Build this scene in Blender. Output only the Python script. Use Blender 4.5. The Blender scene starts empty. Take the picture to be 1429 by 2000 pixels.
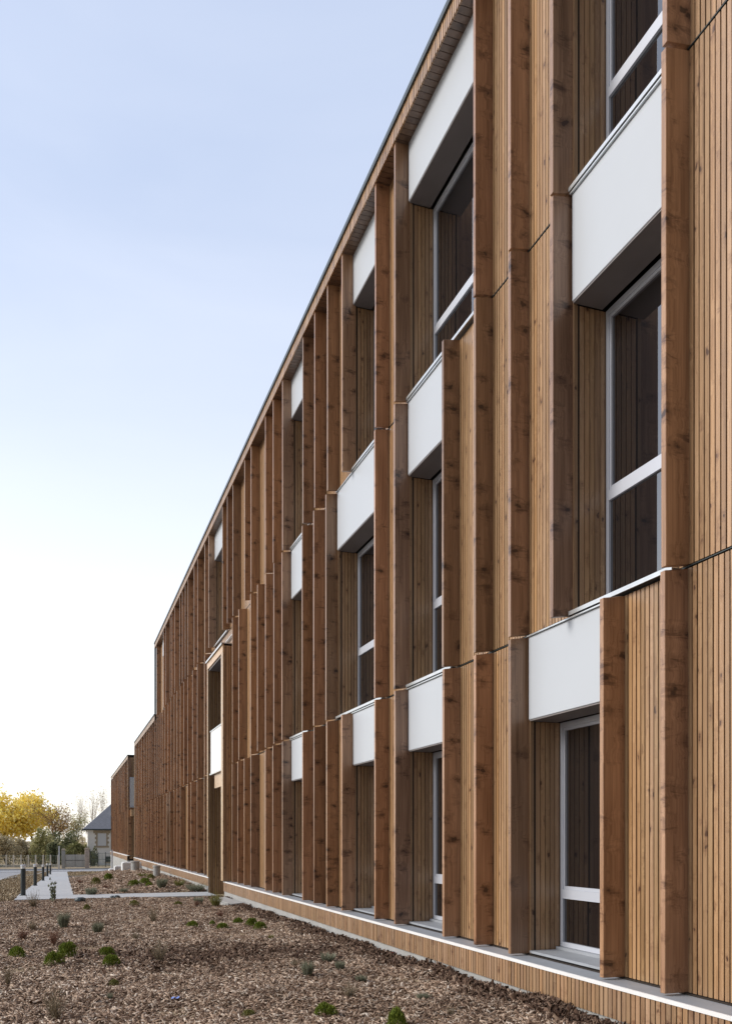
import bpy, math, random
import numpy as np
from mathutils import Vector
random.seed(7); RNG = np.random.default_rng(7)
S = bpy.context.scene; COL = S.collection
R = math.radians
# ------------------------------------------------------------------ measuring
# World frame: the eye is at (0,0,0); the facade runs along +Y in the plane X = 4 m.
F, UC, VH = 1700.0, 714.5, 1639.0
TH = math.atan((UC - 126) / F); CT, ST = math.cos(TH), math.sin(TH)
XF, XO = 4.0, 3.81                     # cladding face, outer edge of the fins
def Yu(u, X):
    k = (u - UC) / F
    return X * (CT - k * ST) / (ST + k * CT)
def P(u, d):
    r = (u - UC) / F * d
    return r * CT + d * ST, d * CT - r * ST
GY = [-40, 5, 9, 14, 20, 24.4, 34.6, 46.8, 58.5, 69, 82, 100, 140, 400, 3000]
GZ = [-1.33, -1.375, -1.405, -1.45, -1.485, -1.505, -1.77, -2.14, -2.40, -2.68, -2.8, -2.88, -3.1, -5, -9]
BY = [24.2, 24.8, 30, 40, 50, 54, 57, 61]; BZ = [0, .1, .26, .45, .6, .54, .2, 0]
def bump(x, y):
    x, y = np.asarray(x, float), np.asarray(y, float)
    return .022*(np.sin(x*2.3+y*.9)*np.sin(y*1.7-x*.8) + .7*np.sin(x*5.1+1.3*y)*np.sin(y*4.3-x*1.9+1) + .4*np.sin(x*11.3+y*3)*np.sin(y*9.7+2*x))
def sstep(t):
    t = np.clip(t, 0, 1); return t * t * (3 - 2 * t)
def gz(x, y):
    return np.interp(y, GY, GZ) + np.interp(y, BY, BZ) * sstep((np.asarray(x) - .35) / 3.2)
def PG(u, v):
    k, s = (u - UC) / F, (v - VH) / F
    d = 3.0
    while d < 200:
        x, y = P(u, d)
        if -s * d <= float(gz(x, y)): break
        d += .02
    return x, y, float(gz(x, y)), d
# ------------------------------------------------------------------ builders
class MB:
    def __init__(s): s.v, s.f = [], []
    def hexa(s, p):
        n = len(s.v); s.v += [tuple(q) for q in p]
        for a in ((0,3,2,1),(4,5,6,7),(0,1,5,4),(1,2,6,5),(2,3,7,6),(3,0,4,7)): s.f.append(tuple(n+i for i in a))
    def box(s, x0, x1, y0, y1, z0, z1):
        s.hexa([(x0,y0,z0),(x1,y0,z0),(x1,y1,z0),(x0,y1,z0),(x0,y0,z1),(x1,y0,z1),(x1,y1,z1),(x0,y1,z1)])
    def poly(s, pts):
        n = len(s.v); s.v += [tuple(q) for q in pts]; s.f.append(tuple(range(n, n+len(pts))))
    def tube(s, a, b, ra, rb, n=6, cap=False):
        a, b = Vector(a), Vector(b); d = b - a
        if d.length < 1e-6: return
        d.normalize(); t = Vector((0,0,1)) if abs(d.z) < .9 else Vector((1,0,0))
        e = d.cross(t).normalized(); g = d.cross(e); i0 = len(s.v)
        for c, r in ((a, ra), (b, rb)):
            for i in range(n):
                w = 2*math.pi*i/n; q = c + (e*math.cos(w) + g*math.sin(w))*r; s.v.append(tuple(q))
        for i in range(n):
            j = (i+1) % n; s.f.append((i0+i, i0+j, i0+n+j, i0+n+i))
        if cap:
            s.f.append(tuple(i0+i for i in reversed(range(n)))); s.f.append(tuple(i0+n+i for i in range(n)))
    def lathe(s, cx, cy, prof, n=24):
        i0 = len(s.v)
        for r, z in prof:
            for i in range(n):
                w = 2*math.pi*i/n; s.v.append((cx+r*math.cos(w), cy+r*math.sin(w), z))
        for k in range(len(prof)-1):
            for i in range(n):
                j = (i+1) % n; s.f.append((i0+k*n+i, i0+k*n+j, i0+(k+1)*n+j, i0+(k+1)*n+i))
        s.f.append(tuple(i0+i for i in reversed(range(n)))); m = i0+(len(prof)-1)*n; s.f.append(tuple(m+i for i in range(n)))
    def build(s, name, mat, parent=None, origin=None, bevel=0):
        base = Vector(parent.matrix_world.translation) if parent else Vector((0,0,0))
        if parent: base = Vector(parent['_o'])
        o0 = Vector(origin) if origin is not None else base
        zs = parent.get('_zs', 1.0) if parent else 1.0         # levels of the facade were read in units of 0.945 m
        if zs != 1.0:
            s.v = [(x, y, z*zs) for x, y, z in s.v]
            if origin is not None: o0.z *= zs
        me = bpy.data.meshes.new(name)
        me.from_pydata([(x-o0.x, y-o0.y, z-o0.z) for x,y,z in s.v], [], s.f); me.update()
        me.materials.append(mat)
        o = bpy.data.objects.new(name, me); COL.objects.link(o)
        if parent: o.parent = parent
        if zs != 1.0: o['_zs'] = zs
        o.location = o0 - base; o['_o'] = tuple(o0)
        if bevel:
            b = o.modifiers.new('bevel', 'BEVEL'); b.width = bevel; b.segments = 1; b.limit_method = 'ANGLE'
        return o
def tag(o, label=None, cat=None, group=None, kind=None):
    for k, v in (('label', label), ('category', cat), ('group', group), ('kind', kind)):
        if v: o[k] = v
    return o
def thing(name, loc, label, cat, group=None):
    o = bpy.data.objects.new(name, None); COL.objects.link(o); o.location = loc; o['_o'] = tuple(loc)
    o.empty_display_size = .2
    return tag(o, label, cat, group)
# ------------------------------------------------------------------ materials
class NT:
    def __init__(s, name):
        s.m = bpy.data.materials.new(name); s.m.use_nodes = True; s.t = s.m.node_tree
        s.b = s.t.nodes['Principled BSDF']
    def n(s, typ, **kw):
        q = s.t.nodes.new(typ)
        for k, v in kw.items(): setattr(q, k, v)
        return q
    def l(s, a, b): s.t.links.new(a, b)
    def val(s, sock, v):
        if hasattr(v, 'is_output'): s.l(v, sock)
        else: sock.default_value = v
    def math(s, op, a, b=None, c=None, clamp=False):
        q = s.n('ShaderNodeMath', operation=op); q.use_clamp = clamp
        for i, v in enumerate((a, b, c)):
            if v is not None: s.val(q.inputs[i], v)
        return q.outputs[0]
    def vmul(s, v, k):
        q = s.n('ShaderNodeVectorMath', operation='MULTIPLY'); s.l(v, q.inputs[0]); q.inputs[1].default_value = k; return q.outputs[0]
    def vadd(s, v, w):
        q = s.n('ShaderNodeVectorMath', operation='ADD'); s.l(v, q.inputs[0]); s.l(w, q.inputs[1]); return q.outputs[0]
    def noise(s, v, sc=1, det=3, rough=.55, dist=0):
        q = s.n('ShaderNodeTexNoise'); s.l(v, q.inputs['Vector']); q.inputs['Scale'].default_value = sc
        q.inputs['Detail'].default_value = det; q.inputs['Roughness'].default_value = rough; q.inputs['Distortion'].default_value = dist
        return q.outputs[0]
    def voro(s, v, sc=1):
        q = s.n('ShaderNodeTexVoronoi'); s.l(v, q.inputs['Vector']); q.inputs['Scale'].default_value = sc; return q.outputs['Distance']
    def map(s, x, a, b, c=0, d=1):
        q = s.n('ShaderNodeMapRange'); q.clamp = True; s.val(q.inputs[0], x)
        for i, v in enumerate((a, b, c, d)): q.inputs[1+i].default_value = v
        return q.outputs[0]
    def mix(s, f, a, b, bt='MIX'):
        q = s.n('ShaderNodeMix', data_type='RGBA', blend_type=bt); s.val(q.inputs[0], f)
        for i, v in ((6, a), (7, b)):
            if hasattr(v, 'is_output'): s.l(v, q.inputs[i])
            else: q.inputs[i].default_value = (*v, 1)
        return q.outputs[2]
    def ramp(s, x, stops, interp='LINEAR'):
        q = s.n('ShaderNodeValToRGB'); q.color_ramp.interpolation = interp; e = q.color_ramp.elements
        while len(e) < len(stops): e.new(.5)
        for el, (p, c) in zip(e, stops): el.position = p; el.color = (*c, 1)
        s.l(x, q.inputs[0]); return q.outputs[0]
    def out(s, col=None, rough=.7, bump=None, bstr=.3, bdist=.01, metal=0, spec=.5):
        if col is not None:
            if hasattr(col, 'is_output'): s.l(col, s.b.inputs['Base Color'])
            else: s.b.inputs['Base Color'].default_value = (*col, 1)
        s.val(s.b.inputs['Roughness'], rough); s.b.inputs['Metallic'].default_value = metal
        s.b.inputs['Specular IOR Level'].default_value = spec
        if bump is not None:
            q = s.n('ShaderNodeBump'); q.inputs['Strength'].default_value = bstr; q.inputs['Distance'].default_value = bdist
            s.l(bump, q.inputs['Height']); s.l(q.outputs[0], s.b.inputs['Normal'])
        return s.m
def pos(t): return t.n('ShaderNodeNewGeometry').outputs['Position']

def wood(name, light, mid, dark, knot, kscale, kr, island, hs=.45, bs=.75, rough=.36, var=.15, grain=1.0):
    t = NT(name); p = pos(t)
    if island: rnd = t.n('ShaderNodeNewGeometry').outputs['Random Per Island']
    else: rnd = t.n('ShaderNodeObjectInfo').outputs['Random']
    wn = t.n('ShaderNodeTexWhiteNoise', noise_dimensions='1D'); t.l(rnd, wn.inputs['W'])
    off = t.vmul(wn.outputs['Color'], (53, 37, 91)); q = t.vadd(p, off)
    # knots: flattened cells, edges wobbled
    wob = t.n('ShaderNodeTexNoise'); t.l(t.vmul(q, (9, 9, 9)), wob.inputs['Vector']); wob.inputs['Scale'].default_value = 1
    wob2 = t.n('ShaderNodeTexNoise'); t.l(t.vmul(q, (30, 30, 42)), wob2.inputs['Vector']); wob2.inputs['Scale'].default_value = 1
    qq = t.vadd(t.vadd(t.vmul(q, kscale), t.vmul(wob.outputs['Color'], (.5, .5, .5))), t.vmul(wob2.outputs['Color'], (.16, .16, .16)))
    d = t.voro(qq, 1)
    core = t.map(d, kr*.85, kr*.6); halo = t.map(d, kr*2.1, kr*.8)
    # grain runs along z and bends round the knots
    bend = t.math('MULTIPLY', t.map(d, 0, .55, 1, 0), .035)
    cmb = t.n('ShaderNodeCombineXYZ'); t.l(bend, cmb.inputs[0]); t.l(bend, cmb.inputs[1])
    g = t.vadd(q, cmb.outputs[0])
    g1 = t.noise(t.vmul(g, (70*grain, 70*grain, 1.6)), 1, 4, .6)
    g2 = t.noise(t.vmul(g, (16*grain, 16*grain, .7)), 1, 3, .55, .4)
    g3 = t.noise(t.vmul(q, (3, 3, .9)), 1, 2)
    base = t.ramp(t.math('ADD', t.math('MULTIPLY', g1, .45), t.math('MULTIPLY', g2, .55)), [(.34, dark), (.5, mid), (.66, light)])
    base = t.mix(t.map(g3, .35, .7, 0, .35), base, dark)
    brow = t.noise(t.vmul(q, (6, 6, 25)), 1, 3, .6, .8)
    base = t.mix(t.math('MULTIPLY', t.map(d, kr*3.4, kr*1.2), t.map(brow, .52, .6, 0, bs)), base, knot)
    base = t.mix(t.math('MULTIPLY', halo, hs), base, knot)
    base = t.mix(t.math('MULTIPLY', core, .92), base, tuple(c*.55 for c in knot))
    hsv = t.n('ShaderNodeHueSaturation'); t.l(base, hsv.inputs['Color'])
    sep = t.n('ShaderNodeSeparateColor'); t.l(wn.outputs['Color'], sep.inputs[0])
    t.l(t.map(sep.outputs[0], 0, 1, 1-var, 1+var), hsv.inputs['Value'])
    t.l(t.map(sep.outputs[1], 0, 1, .4975, .5035), hsv.inputs['Hue'])
    t.l(t.map(sep.outputs[2], 0, 1, .93, 1.06), hsv.inputs['Saturation'])
    return t.out(hsv.outputs[0], rough, g1, .18, .002, spec=.7)
M = {}
M['fin'] = wood('fin_timber', (.47,.28,.165), (.335,.188,.105), (.185,.093,.048), (.07,.027,.014), (3.7,3.7,5.6), .165, False, hs=.55, bs=.72, var=.24)
M['slat'] = wood('cladding_timber', (.48,.305,.165), (.38,.23,.117), (.235,.13,.062), (.12,.05,.024), (9.5,9.5,5), .145, True, hs=.33, bs=.3, var=.24)
M['soffit_board'] = wood('shaded_soffit_timber', (.22,.14,.095), (.17,.105,.07), (.11,.065,.042), (.07,.03,.018), (5,5,6), .12, True)  # darker timber: shade under the roof edge is put into the colour
M['plinth_slat'] = wood('plinth_timber', (.42,.27,.16), (.34,.21,.12), (.24,.14,.075), (.16,.075,.04), (9,9,6), .14, True, var=.2)
M['board'] = wood('lintel_timber', (.62,.44,.27), (.55,.37,.21), (.42,.27,.15), (.2,.09,.045), (5,5,6), .12, False)
def simple(name, col, rough=.6, metal=0, nz=0, nsc=8, bump=0, spec=.5, stretch=(1,1,1)):
    t = NT(name)
    if nz or bump:
        f = t.noise(t.vmul(pos(t), stretch), nsc, 5, .6)
        c = t.mix(t.map(f, .3, .7), tuple(x*(1-nz) for x in col), tuple(min(1, x*(1+nz)) for x in col))
        return t.out(c, rough, f if bump else None, bump, .01, metal, spec)
    return t.out(col, rough, None, 0, 0, metal, spec)
M['panel'] = simple('white_panel', (.485,.525,.575), .38, 0, .015, 1.3, 0, .4)
M['soffit'] = simple('shade_grey_soffit', (.2,.185,.185), .6, 0, .08, 3)  # grey includes the shade painted under the white panels
M['alu'] = simple('aluminium', (.55,.59,.67), .4, .15, .02, 3)
M['flash'] = simple('galvanised_flashing', (.62,.65,.67), .32, .6, .08, 9)
M['dark'] = simple('dark_membrane', (.025,.018,.014), .9)
M['cap'] = simple('dark_coping', (.05,.065,.07), .4, .3)
M['ledge'] = simple('grey_ledge', (.31,.335,.37), .5, 0, .07, 5, .05)
M['lip'] = simple('white_lip', (.78,.79,.8), .45, 0, .05, 4)
M['roof'] = simple('roof_gravel', (.25,.25,.25), .9, 0, .2, 30, .2)
def concrete(name, col, nz=.18):
    t = NT(name); p = pos(t)
    a = t.noise(p, 2.2, 6, .62); b = t.noise(p, 38, 4, .6)
    f = t.math('ADD', t.math('MULTIPLY', a, .7), t.math('MULTIPLY', b, .3))
    c = t.ramp(f, [(.3, tuple(x*(1-nz) for x in col)), (.5, col), (.7, tuple(min(1, x*(1+nz)) for x in col))])
    return t.out(c, .85, f, .25, .01, spec=.3)
M['concrete'] = concrete('concrete', (.36,.365,.36))
M['path'] = concrete('path_concrete', (.44,.46,.48), .1)
M['asphalt'] = concrete('asphalt', (.30,.305,.32), .12)
M['kerb'] = concrete('kerb_stone', (.42,.43,.43), .12)
t = NT('window_glass')
t.b.inputs['IOR'].default_value = 2.8
M['glass'] = t.out((.009,.008,.009), .015, spec=.5)
# ------------------------------------------------------------------ the timber building
J0, J1, J2, SOF = -.985, 1.75, 5.07, 8.04
ZS = 1 / CT
RD = 4.33                                            # window plane
def slats(mb, y0, y1, z0, z1, x=XF, p=.0505, w=.046, th=.03):
    n = max(1, int((y1-y0)/p)); p = (y1-y0)/n
    for i in range(n):
        e = random.uniform(-.002, .002)
        a = y0 + i*p + .004; xx = x + random.uniform(-.0012, .0012)
        mb.box(xx, xx+th, a, a + p - .0115 + e, z0, z1)
def fin(u, z0, z1, parent, X1=XF, top_cut=True):
    y = Yu(u, XO); s = .03
    mb = MB(); a, b = y, y + .05
    zt = z1 if not top_cut else z1 - .012
    zo = zt - s if top_cut else zt
    zb, zbo = z0 + .012, z0 + .012 - (s if z0 > 0 else 0)
    if z0 < 0: zb = zbo = z0
    e = X1 + .012
    mb.hexa([(XO,a,zbo),(e,a,zb),(e,b,zb),(XO,b,zbo),(XO,a,zo),(e,a,zt),(e,b,zt),(XO,b,zo)])
    return mb.build('fin', M['fin'], parent, (XO, y, z0), .003)
FLO = (J0, J1, J2); CEI = (J1, J2, SOF); PAN = (1.02, 4.21, 7.37)
SILLZ = (-.93, 1.80, 5.12); TRANS = (-.475, 2.72, 5.915)
def bays(uL, uR):
    return Yu(uR, XO) + .05, Yu(uL, XF)
def build_bay(par, fl, uL, uR, glass=True):
    y0, y1 = bays(uL, uR)
    zt = CEI[fl] - (.02 if fl < 2 else 0); zp = PAN[fl]
    mb = MB(); mb.box(3.972, 4.26, y0 + .002, y1 - .012, zp, zt - (.004 if fl < 2 else 0))
    mb.build('spandrel_panel', M['panel'], par, bevel=.004)
    mb = MB(); mb.box(3.98, 4.262, y0 + .004, y1 - .016, zp - .012, zp - .002); mb.build('shaded_panel_underside', M['soffit'], par)  # underside of the white panel, its shade painted as a grey board
    if fl < 2:
        mb = MB(); mb.box(3.952, 4.2, y0 + .002, y1 - .005, zt - .003, zt + .008); mb.build('panel_flashing', M['flash'], par)
    # reveals: slatted side walls
    zb = FLO[fl] + (.03 if fl else -.01)
    for ya_, yb_ in ((y1 + .001, y1 + .02), (y0 - .02, y0 - .001)):
        mb = MB(); x = XF
        while x < RD - .03: mb.box(x + .003, x + .046, ya_, yb_, zb, zp - .013); x += .05
        mb.build('window_reveal', M['slat'], par)
    for ya_, yb_ in ((y1 + .022, y1 + .03), (y0 - .03, y0 - .022)):
        mb = MB(); mb.box(XF + .02, RD + .05, ya_, yb_, zb, zp); mb.build('reveal_backing', M['dark'], par)
    # window
    w0, w1, zs, zh, tz = y0 + .005, y1 - .005, SILLZ[fl], zp - .014, TRANS[fl]
    fr = MB(); a, b = RD - .025, RD + .04
    fr.box(a, b, w1 - .04, w1, zs, zh); fr.box(a, b, w0, w0 + .04, zs, zh)
    fr.box(a - .002, b, w0 + .04, w1 - .04, zh - .045, zh); fr.box(a - .002, b, w0 + .04, w1 - .04, tz - .04, tz + .04)
    fr.box(a - .002, b, w0 + .04, w1 - .04, zs, zs + .04)
    c = RD - .018
    fr2 = MB()
    for (p0, p1, q0, q1) in ((w0+.04, w0+.066, tz+.041, zh-.046), (w1-.066, w1-.04, tz+.041, zh-.046), (w0+.066, w1-.066, tz+.041, tz+.068), (w0+.066, w1-.066, zh-.072, zh-.046)):
        fr2.box(c, b - .01, p0 + .001, p1 - .001, q0, q1)
    win = MB(); win.box(RD + .041, RD + .06, w0, w1, zs, zh)
    wo = win.build('window', M['dark'], par, (RD, (w0+w1)/2, zs))
    fr.build('frame', M['alu'], wo); fr2.build('sash', M['alu'], wo)
    g = MB(); g.box(RD, RD + .01, w0 + .065, w1 - .065, tz + .067, zh - .071); g.build('pane', M['glass'], wo)
    g = MB(); g.box(RD - .005, RD + .005, w0 + .039, w1 - .039, zs + .039, tz - .039); g.build('pane', M['glass'], wo)
    s = MB()
    if fl == 0:
        s.box(XF - .005, RD - .03, y0 + .003, y1 - .003, -.965, -.957); s.box(XF - .012, XF - .005, y0 + .003, y1 - .003, -.978, -.957)
        s.box(RD - .07, RD - .026, y0 + .003, y1 - .003, -.956, -.932)
        s.build('sill', M['ledge'], wo)
    else:
        s.box(3.925, RD - .04, y0 + .002, y1 - .002, zs - .055, zs - .04) if False else None
        z = FLO[fl] + .012
        s.box(3.95, RD - .026, y0 + .003, y1 + .001, z + .004, z + .02); s.box(3.944, 3.95, y0 + .003, y1 + .001, z - .012, z + .02)
        s.build('sill', M['flash'], wo)
    return y0, y1
def cladding(par, fl, y0, y1, holes):
    y = y0
    zb = FLO[fl] + (.012 if fl else 0); zt = CEI[fl] - (.012 if fl < 2 else 0)
    for a, b in sorted(holes) + [(y1, y1)]:
        if a > y + .03:
            mb, bk = MB(), MB(); slats(mb, y, a, zb, zt); bk.box(XF + .034, XF + .05, y, a, zb - .02, zt)
            mb.build('cladding', M['slat'], par); bk.build('wall_membrane', M['dark'], par)
        y = max(y, b)
U2 = [1302,1079.6,997,928,772,734,668.5,640,615,592,552,533.7,518.5,490.5,478,455,444,434.6,407.7,400,386,379,367,361.7,356,351,341,336,332.5,323.7,319.6,305.5]
U1 = [1300,1079.6,997,928.6,866,771,732.5,637,613,590.6,551,535,518.6,503,489.5,466.4,454,
      399.4,385.4,376,366.5,359,352,345.6,340,334,328,322,317,313,309,305.5]
U0 = [1298,1178,997,929,867,772,733,668,638.5,613.5,591.4,551.8,533,518.5,490,477,464.5,453.5,
      399,385,373,366.5,352,345.6,340,332,325,319,313,308,304.5]
YE = Yu(302.5, XO); YP0, YP1 = Yu(431.5, 3.69), Yu(405.7, 3.69)      # end of the high block; the portal
YS = -3.0
bld = thing('timber_building', (XF, 18, -1.3), 'three storey timber clad building with projecting vertical fins and white panels', 'building'); bld['_zs'] = ZS
for us, a, b in ((U0, J0, J1), (U1, J1, J2), (U2, J2, SOF)):
    for u in us: fin(u, a, b, bld, top_cut=b < SOF)
for y in (3.6, 2.5, 1.2, .2, -1.4, -2.6):                           # just right of the frame
    for a, b in ((J0, J1), (J1, J2), (J2, SOF)):
        mb = MB(); mb.box(XO, XF + .012, y, y + .05, a + (.01 if a > 0 else 0), b - .02); mb.build('fin', M['fin'], bld, (XO, y, a), .003)
H0 = [build_bay(bld, 0, *k) for k in ((1036,1168), (800.5,862), (692,729), (571.5,588), (335,331.5))]
H1 = [build_bay(bld, 1, *k) for k in ((1121,1289), (800,861), (661.5,728), (571,587.5))]
H2 = [build_bay(bld, 2, *k) for k in ((1121,1291), (801,922), (691.5,729), (571,588.5), (421,432.5), (319,315))]
cladding(bld, 0, YS, YE, H0 + [(YP0 - .06, YP1 + .125)]); cladding(bld, 1, YS, YE, H1 + [(YP0 - .06, YP1 + .125)]); cladding(bld, 2, YS, YE, H2)
# little caps over the fins that stop at a storey joint, and the joint strips
mb = MB()
for fl, hs in ((1, H1), (2, H2)):
    y = YS
    for a, b in sorted(hs) + [(YE, YE)]:
        if a > y: mb.box(XF - .006, XF + .03, y, a - .001, FLO[fl] - .004, FLO[fl] + .002)
        y = max(y, b + .002)
mb.build('joint_flashing', M['cap'], bld)
# roof edge: slatted fascia, boarded soffit, coping
fa = MB(); slats(fa, YS, YE, 8.03, 8.205, 3.79, .054, .046, .02); fa.build('fascia', M['slat'], bld)
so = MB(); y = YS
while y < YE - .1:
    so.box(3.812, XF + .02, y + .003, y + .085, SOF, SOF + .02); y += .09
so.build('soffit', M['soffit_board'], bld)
mb = MB(); mb.box(3.811, XF + .06, YS, YE, SOF + .021, 8.2); mb.build('soffit_backing', M['dark'], bld)
mb = MB(); mb.box(3.765, 4.25, YS - .02, YE + .02, 8.206, 8.27); mb.build('coping', M['cap'], bld)
mb = MB(); mb.box(5.0, 16, YS, YE - .01, -2.2, 8.12); mb.build('building_core', M['dark'], bld)
mb = MB(); mb.box(4.06, 16.1, YS, YE + .001, 8.121, 8.18); mb.build('roof', M['roof'], bld)
mb = MB(); slats_y = YE
for i in range(220): mb.box(4.0 + i*.054, 4.046 + i*.054, YE, YE + .02, J2 + .2, SOF + .1)
mb.build('end_cladding', M['slat'], bld)
mb = MB(); mb.box(3.788, 3.86, YE - .035, YE + .03, J2 + .15, 8.2); mb.build('corner_trim', M['cap'], bld)
# ledge and plinth
def ledge(par, y0, y1, zbot, zslat=-1.232):
    mb = MB(); mb.box(3.76, 4.05, y0, y1, -1.012, -1.0); mb.build('ledge', M['ledge'], par)
    mb = MB(); mb.box(3.745, 3.7595, y0, y1, -1.026, -.9985); mb.build('ledge_lip', M['lip'], par)
    mb = MB(); slats(mb, y0, y1, zslat, -1.016, 3.752, .054, .046, .018); mb.build('plinth_cladding', M['plinth_slat'], par)
    mb = MB(); mb.box(3.772, 4.3, y0, y1, zbot, -1.013); mb.build('plinth', M['concrete'], par)
ledge(bld, YS, YP0, -1.9); ledge(bld, YP1 + .125, YE, -2.4)
mb = MB()
y = YS
mb.box(3.98, 4.2, YS, YP0, -1.0, -.99); mb.box(3.98, 4.2, YP1 + .125, YE, -1.0, -.99); mb.build('ledge_upstand', M['dark'], bld)
# the entrance portal
XP = 3.69
mb = MB()
def slats_x(mb, x0, x1, y, z0, z1):
    n = max(1, round((x1-x0)/.054)); p = (x1-x0)/n
    for i in range(n): mb.box(x0 + i*p + .004, x0 + (i+1)*p - .004, y, y + .02, z0, z1)
ya = Yu(435, XP)
po = MB(); slats_x(po, XP + .03, XF, ya, -.985, 4.52); slats_x(po, XP + .03, 4.9, YP1 + .0, -1.5, 4.36); slats_x(po, XF, 4.9, YP0 - .021, -1.5, 1.74)
po.build('portal_cladding', M['slat'], bld)
mb = MB(); mb.box(XP + .03, XF + .02, ya + .022, YP0 - .022, -.985, 4.5); mb.box(XP + .03, 4.92, YP1 + .022, YP1 + .12, -1.5, 4.5); mb.box(XF + .03, 4.9, YP0 - .06, YP0 - .03, -1.4, 4.3)
mb.box(4.9, 4.95, YP0 - .1, YP1 + .1, -1.5, 4.5); mb.build('portal_membrane', M['dark'], bld)
mb = MB(); mb.box(XP, XP + .028, ya, YP0, -.985, 4.37)
mb.build('portal_post', M['board'], bld)
mb = MB(); mb.box(XP, XP + .028, YP1 + .001, YP1 + .12, -.985, 4.37); mb.build('portal_post', M['board'], bld)
mb = MB(); mb.box(XP - .002, XP + .03, ya, YP1 + .12, 4.371, 4.56); mb.build('portal_beam', M['board'], bld)
mb = MB(); mb.box(XP + .031, 4.9, YP0, YP1, 4.33, 4.37); mb.build('portal_soffit', M['soffit'], bld)
mb = MB(); mb.box(XP - .03, XF + .02, ya - .02, YP1 + .14, 4.562, 4.585); mb.box(XP - .04, XP - .03, ya - .02, YP1 + .14, 4.54, 4.585); mb.build('portal_flashing', M['flash'], bld)
mb = MB(); mb.box(3.93, 3.998, YP0 - .6, YP1 + .9, 4.80, 4.815); mb.build('drip_flashing', M['flash'], bld)
mb = MB(); slats(mb, YP0 - .06, YP1 + .125, 4.6, J2 - .012); mb.build('cladding', M['slat'], bld)
mb = MB(); mb.box(XF + .034, XF + .05, YP0 - .06, YP1 + .125, 4.5, J2 - .012); mb.build('wall_membrane', M['dark'], bld)
mb = MB(); mb.box(3.735, 3.78, YP0 + .004, YP1 - .22, 1.67, 2.72); mb.build('balustrade_panel', M['lip'], bld)
mb = MB(); mb.box(3.72, 3.80, YP0 + .003, YP1 - .2, 2.722, 2.75); mb.build('balustrade_rail', M['flash'], bld)
mb = MB(); mb.box(3.72, 3.80, YP0 + .003, YP1 - .12, 1.63, 1.668); mb.build('balustrade_foot', M['flash'], bld)
mb = MB(); mb.box(3.80, 3.86, YP0 + .002, Yu(419, 3.8), 1.28, 1.62); mb.build('door_lintel', M['board'], bld)
mb = MB(); mb.box(3.87, 4.88, YP0, YP1, 1.56, 1.62); mb.build('balcony_floor', M['soffit'], bld)
mb = MB(); mb.box(4.84, 4.89, YP0 + .1, YP0 + 1.5, -1.42, .95); dr = mb.build('entrance_door', M['cap'], bld)
mb = MB(); mb.box(4.83, 4.839, YP0 + .35, YP0 + 1.25, -.9, .7); mb.build('pane', M['glass'], dr)
mb = MB(); mb.tube((4.80, YP0+.25, -.45), (4.80, YP0+.25, -.15), .015, .015, 8, True); mb.build('handle', M['alu'], dr)
# ------------------------------------------------------------------ lower wing and far block
YW1 = Yu(263, XO)
wing = thing('timber_wing', (XF, (YE+YW1)/2, -1.9), 'two storey timber clad wing adjoining the far end of the taller block', 'building'); wing['_zs'] = ZS
UW = [301,297.5,294,290,286,283,280,277.5,275,272.5,270,268,266,264]
for i, u in enumerate(UW):
    fin(u + random.uniform(-.8,.8), J0, J1, wing); fin(u + random.uniform(-.8,.8), J1, 5.0, wing, top_cut=False)
for fl, zb, zt in ((0, J0, J1-.012), (1, J1+.012, 5.0)):
    mb = MB(); slats(mb, YE, YW1, zb, zt); mb.build('cladding', M['slat'], wing)
mb = MB(); mb.box(XF + .024, 15.9, YE + .03, YW1 - .001, -2.4, 5.0); mb.build('building_core', M['dark'], wing)
mb = MB(); slats(mb, YE, YW1, 5.0, 5.21, 3.79, .054, .046, .02); mb.build('fascia', M['plinth_slat'], wing)
mb = MB(); mb.box(3.812, XF + .02, YE, YW1, 5.002, 5.02); mb.build('soffit', M['soffit_board'], wing)
mb = MB(); mb.box(3.765, 16, YE + .031, YW1 + .02, 5.211, 5.27); mb.build('coping', M['cap'], wing)
mb = MB(); mb.box(3.788, 3.86, YW1 - .03, YW1 + .03, J0, 5.2); mb.build('corner_trim', M['board'], wing)
ledge(wing, YE, YW1, -2.9, -1.3)
YB0, YB1 = Yu(250, XO), Yu(217, XO)
far = thing('far_timber_block', (XF, (YB0+YB1)/2, -2.7), 'low timber clad block at the far end standing on a tall bare concrete plinth', 'building'); far['_zs'] = ZS
n = 30
for i in range(n):
    y = YB0 + .1 + (YB1 - YB0 - .3) * i / (n-1) + random.uniform(-.15, .15)
    for a, b in ((J0, J1), (J1, 4.82)):
        if random.random() < .12: continue
        mb = MB(); mb.box(XO, XF + .012, y, y + .06, a + .01, b - .015); mb.build('fin', M['fin'], far, (XO, y, a))
for zb, zt in ((J0, J1-.012), (J1+.012, 4.82)):
    mb = MB(); slats(mb, YB0, YB1, zb, zt); mb.build('cladding', M['slat'], far)
mb = MB(); slats(mb, YB0, YB1, 4.82, 5.0, 3.79, .08, .07, .02); mb.build('fascia', M['plinth_slat'], far)
mb = MB(); mb.box(3.765, 15, YB0 - .02, YB1 + .02, 5.0, 5.06); mb.build('coping', M['cap'], far)
mb = MB(); mb.box(XF + .024, 14, YB0 + .03, YB1, -2.8, 4.98); mb.build('building_core', M['dark'], far)
mb = MB(); slats_x(mb, 3.9, 14, YB0, -1.2, 4.9); mb.build('end_cladding', M['slat'], far)
mb = MB(); mb.box(3.80, 3.9, YB0 - .03, YB0 + .03, J0, 4.82); mb.build('corner_trim', M['board'], far)
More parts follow.
